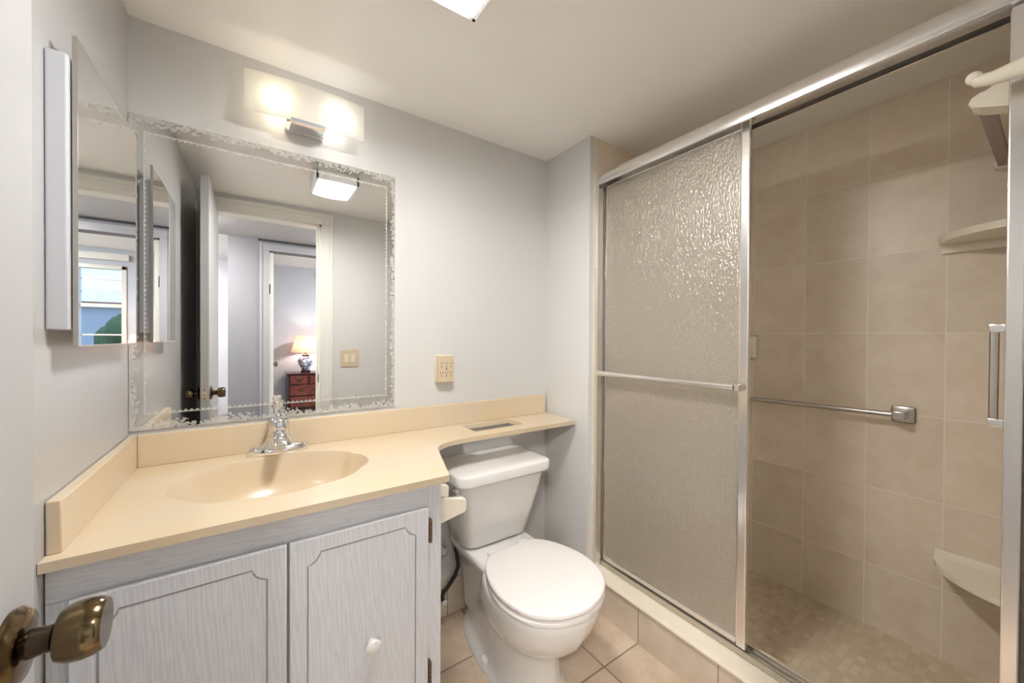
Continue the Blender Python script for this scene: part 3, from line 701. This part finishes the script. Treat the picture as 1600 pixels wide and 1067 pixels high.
# dresser
DRX0, DRX1, DRY0, DRY1, DRZ = .44, 1.02, -4.26, -3.82, .64
dr = thing('dresser', 'dark red mahogany dresser against the bedroom wall', 'dresser', (.73, -4.04, 0))
MB().box(DRX0, DRX1, DRY0, DRY1, .06, DRZ-.025, .003).box(DRX0, DRX1, DRY0, DRY1-.02, 0, .06).build('case', MAHOGD, dr)
MB().box(DRX0-.022, DRX1+.022, DRY0, DRY1+.022, DRZ-.025, DRZ, .006).build('top', MAHOGD, dr)
for (x0, x1, z0, z1) in ((.47, .71, .47, .60), (.74, .99, .47, .60), (.47, .99, .29, .445), (.47, .99, .10, .265)):
    d = MB().box(x0, x1, DRY1-.004, DRY1+.016, z0, z1, .005).build('drawer', MAHOG, dr)
    xs = [(x0+x1)/2] if x1-x0 < .3 else [x0+.16, x1-.16]
    for xx in xs:
        MB().tube([(xx-.035, DRY1+.018, (z0+z1)/2+.006), (xx-.025, DRY1+.032, (z0+z1)/2-.008), (xx+.025, DRY1+.032, (z0+z1)/2-.008), (xx+.035, DRY1+.018, (z0+z1)/2+.006)], .005, 8).box(xx-.042, xx+.042, DRY1+.0155, DRY1+.0185, (z0+z1)/2-.012, (z0+z1)/2+.02, .001).build('handle', BRASS, d)
# lamp
LPX, LPY = .70, -4.02
lm = thing('table_lamp', 'lit blue and white china lamp with a pale shade on the dresser', 'lamp', (LPX, LPY, DRZ))
MB().box(LPX-.065, LPX+.065, LPY-.065, LPY+.065, DRZ, DRZ+.035, .008).build('stand', MAHOGD, lm)
MB().lathe([(.05, 0), (.055, .01), (.075, .05), (.105, .11), (.112, .15), (.10, .19), (.07, .215), (.05, .225), (.05, .235)], (LPX, LPY, DRZ+.035)).build('body', CHINA, lm)
MB().lathe([(.055, 0), (.055, .012), (.03, .022), (.015, .05), (.012, .09)], (LPX, LPY, DRZ+.268)).build('neck', BRASS, lm)
n = 40
ring = lambda r, z: [(LPX+r*cos(2*pi*i/n), LPY+r*sin(2*pi*i/n), z) for i in range(n)]
MB().rings([ring(.215, DRZ+.325), ring(.205, DRZ+.345), ring(.130, DRZ+.60), ring(.126, DRZ+.60), ring(.20, DRZ+.345), ring(.210, DRZ+.325)], closed=True).build('shade', SHADE, lm, ang=60)
MB().ball((LPX, LPY, DRZ+.44), .04).build('bulb', emit('lit_lamp_bulb', (1, .84, .75, 1), 110), lm)
# ceiling lamps added in hall and bedroom as fill, hidden from the mirrors
HALL_FILL = emit('hall_fill_emission', (1, .98, .95, 1), L_HALL_FILL)
HALL_FILL_B = emit('hall_fill_emission_bright', (1, .96, .92, 1), L_HALL_FILL*3.2)  # stronger added fill, for the shower and the far hall
for hx, word in ((.80, 'right of'), (-.62, 'left of')):
    hl = thing('hall_fill_light', 'added round fill light on the hall ceiling, out of view, %s the bathroom door' % word, 'light', (hx, -.65, 2.12), 'added hall fill lights')
    MB().lathe([(.001, 0), (.14, 0), (.14, -.02), (.001, -.02)], (hx, -.65, 2.1195)).build('pan', CHROME, hl)
    MB().lathe([(.13, 0), (.12, -.02), (.08, -.034), (.001, -.038)], (hx, -.65, 2.0995)).build('fill_diffuser', HALL_FILL if hx > 0 else HALL_FILL_B, hl)
ll = thing('hall_fill_light', 'added round fill light at the far end of the hall, out of view', 'light', (-.95, -3.2, 2.4))  # added lamp to brighten the dark far hall
MB().lathe([(.001, 0), (.14, 0), (.14, -.02), (.001, -.02)], (-.95, -3.2, 2.3995)).build('pan', CHROME, ll)
MB().lathe([(.13, 0), (.12, -.02), (.08, -.034), (.001, -.038)], (-.95, -3.2, 2.3795)).build('fill_diffuser', HALL_FILL_B, ll)
bl = thing('bedroom_fill_light', 'added round fill light on the bedroom ceiling, out of view', 'light', (2.1, -2.6, 2.4))  # added lamp to lift the bedroom, outside both mirror views
MB().lathe([(.001, 0), (.2, 0), (.2, -.02), (.001, -.02)], (2.1, -2.6, 2.3995)).build('pan', CHROME, bl)
MB().lathe([(.19, 0), (.18, -.02), (.12, -.04), (.001, -.045)], (2.1, -2.6, 2.3795)).build('fill_diffuser', emit('bedroom_fill_emission', (.96, .98, 1, 1), L_BED_FILL), bl)
# outside the window
struct(MB().box(-30, 40, -80, -5, -3.1, -3.0), 'ground', plain('lawn', lin(96, 120, 76), .9, var=.2))
bd_ = thing('apartment_building', 'pale apartment building outside the bedroom window', 'building', (10, -34, -3))
MB().box(2, 22, -40, -34, -3, 3.2).build('wall', plain('stucco', lin(190, 186, 196), .8), bd_)
for i in range(6):
    for j in range(2): MB().box(3+i*3.2, 4.6+i*3.2, -34.02, -33.95, -2+j*2.7, -.6+j*2.7).build('window', plain('far_window', lin(90, 105, 130), .2), bd_)
MB().box(1.6, 22.4, -40.4, -33.6, 3.2, 3.5).build('roof', plain('roof_red', lin(170, 110, 90), .8), bd_)
LEAF = plain('leaves', lin(70, 98, 58), .8, var=.4, scale=6)
for i, x in enumerate((3.2, 7.4, 11.9)):
    t = thing('tree', 'green leafy tree outside the bedroom window, ' + ('leftmost', 'middle', 'rightmost')[i] + ' of three seen through it', 'tree', (x, -18-i, -3), 'trees outside the bedroom window')
    MB().tube([(x, -18-i, -3), (x+.1, -18-i, -1), (x, -18-i, .2)], [.16, .12, .08], 10).build('trunk', MAHOGD, t)
    m_ = MB()
    for k in range(26):
        a = random.uniform(0, 2*pi); r = random.uniform(0, 1.3)
        m_.ball((x+r*cos(a), -18-i+r*sin(a), random.uniform(-.6, 1.7)), random.uniform(.35, .6), n=10)
    m_.build('crown', LEAF, t)
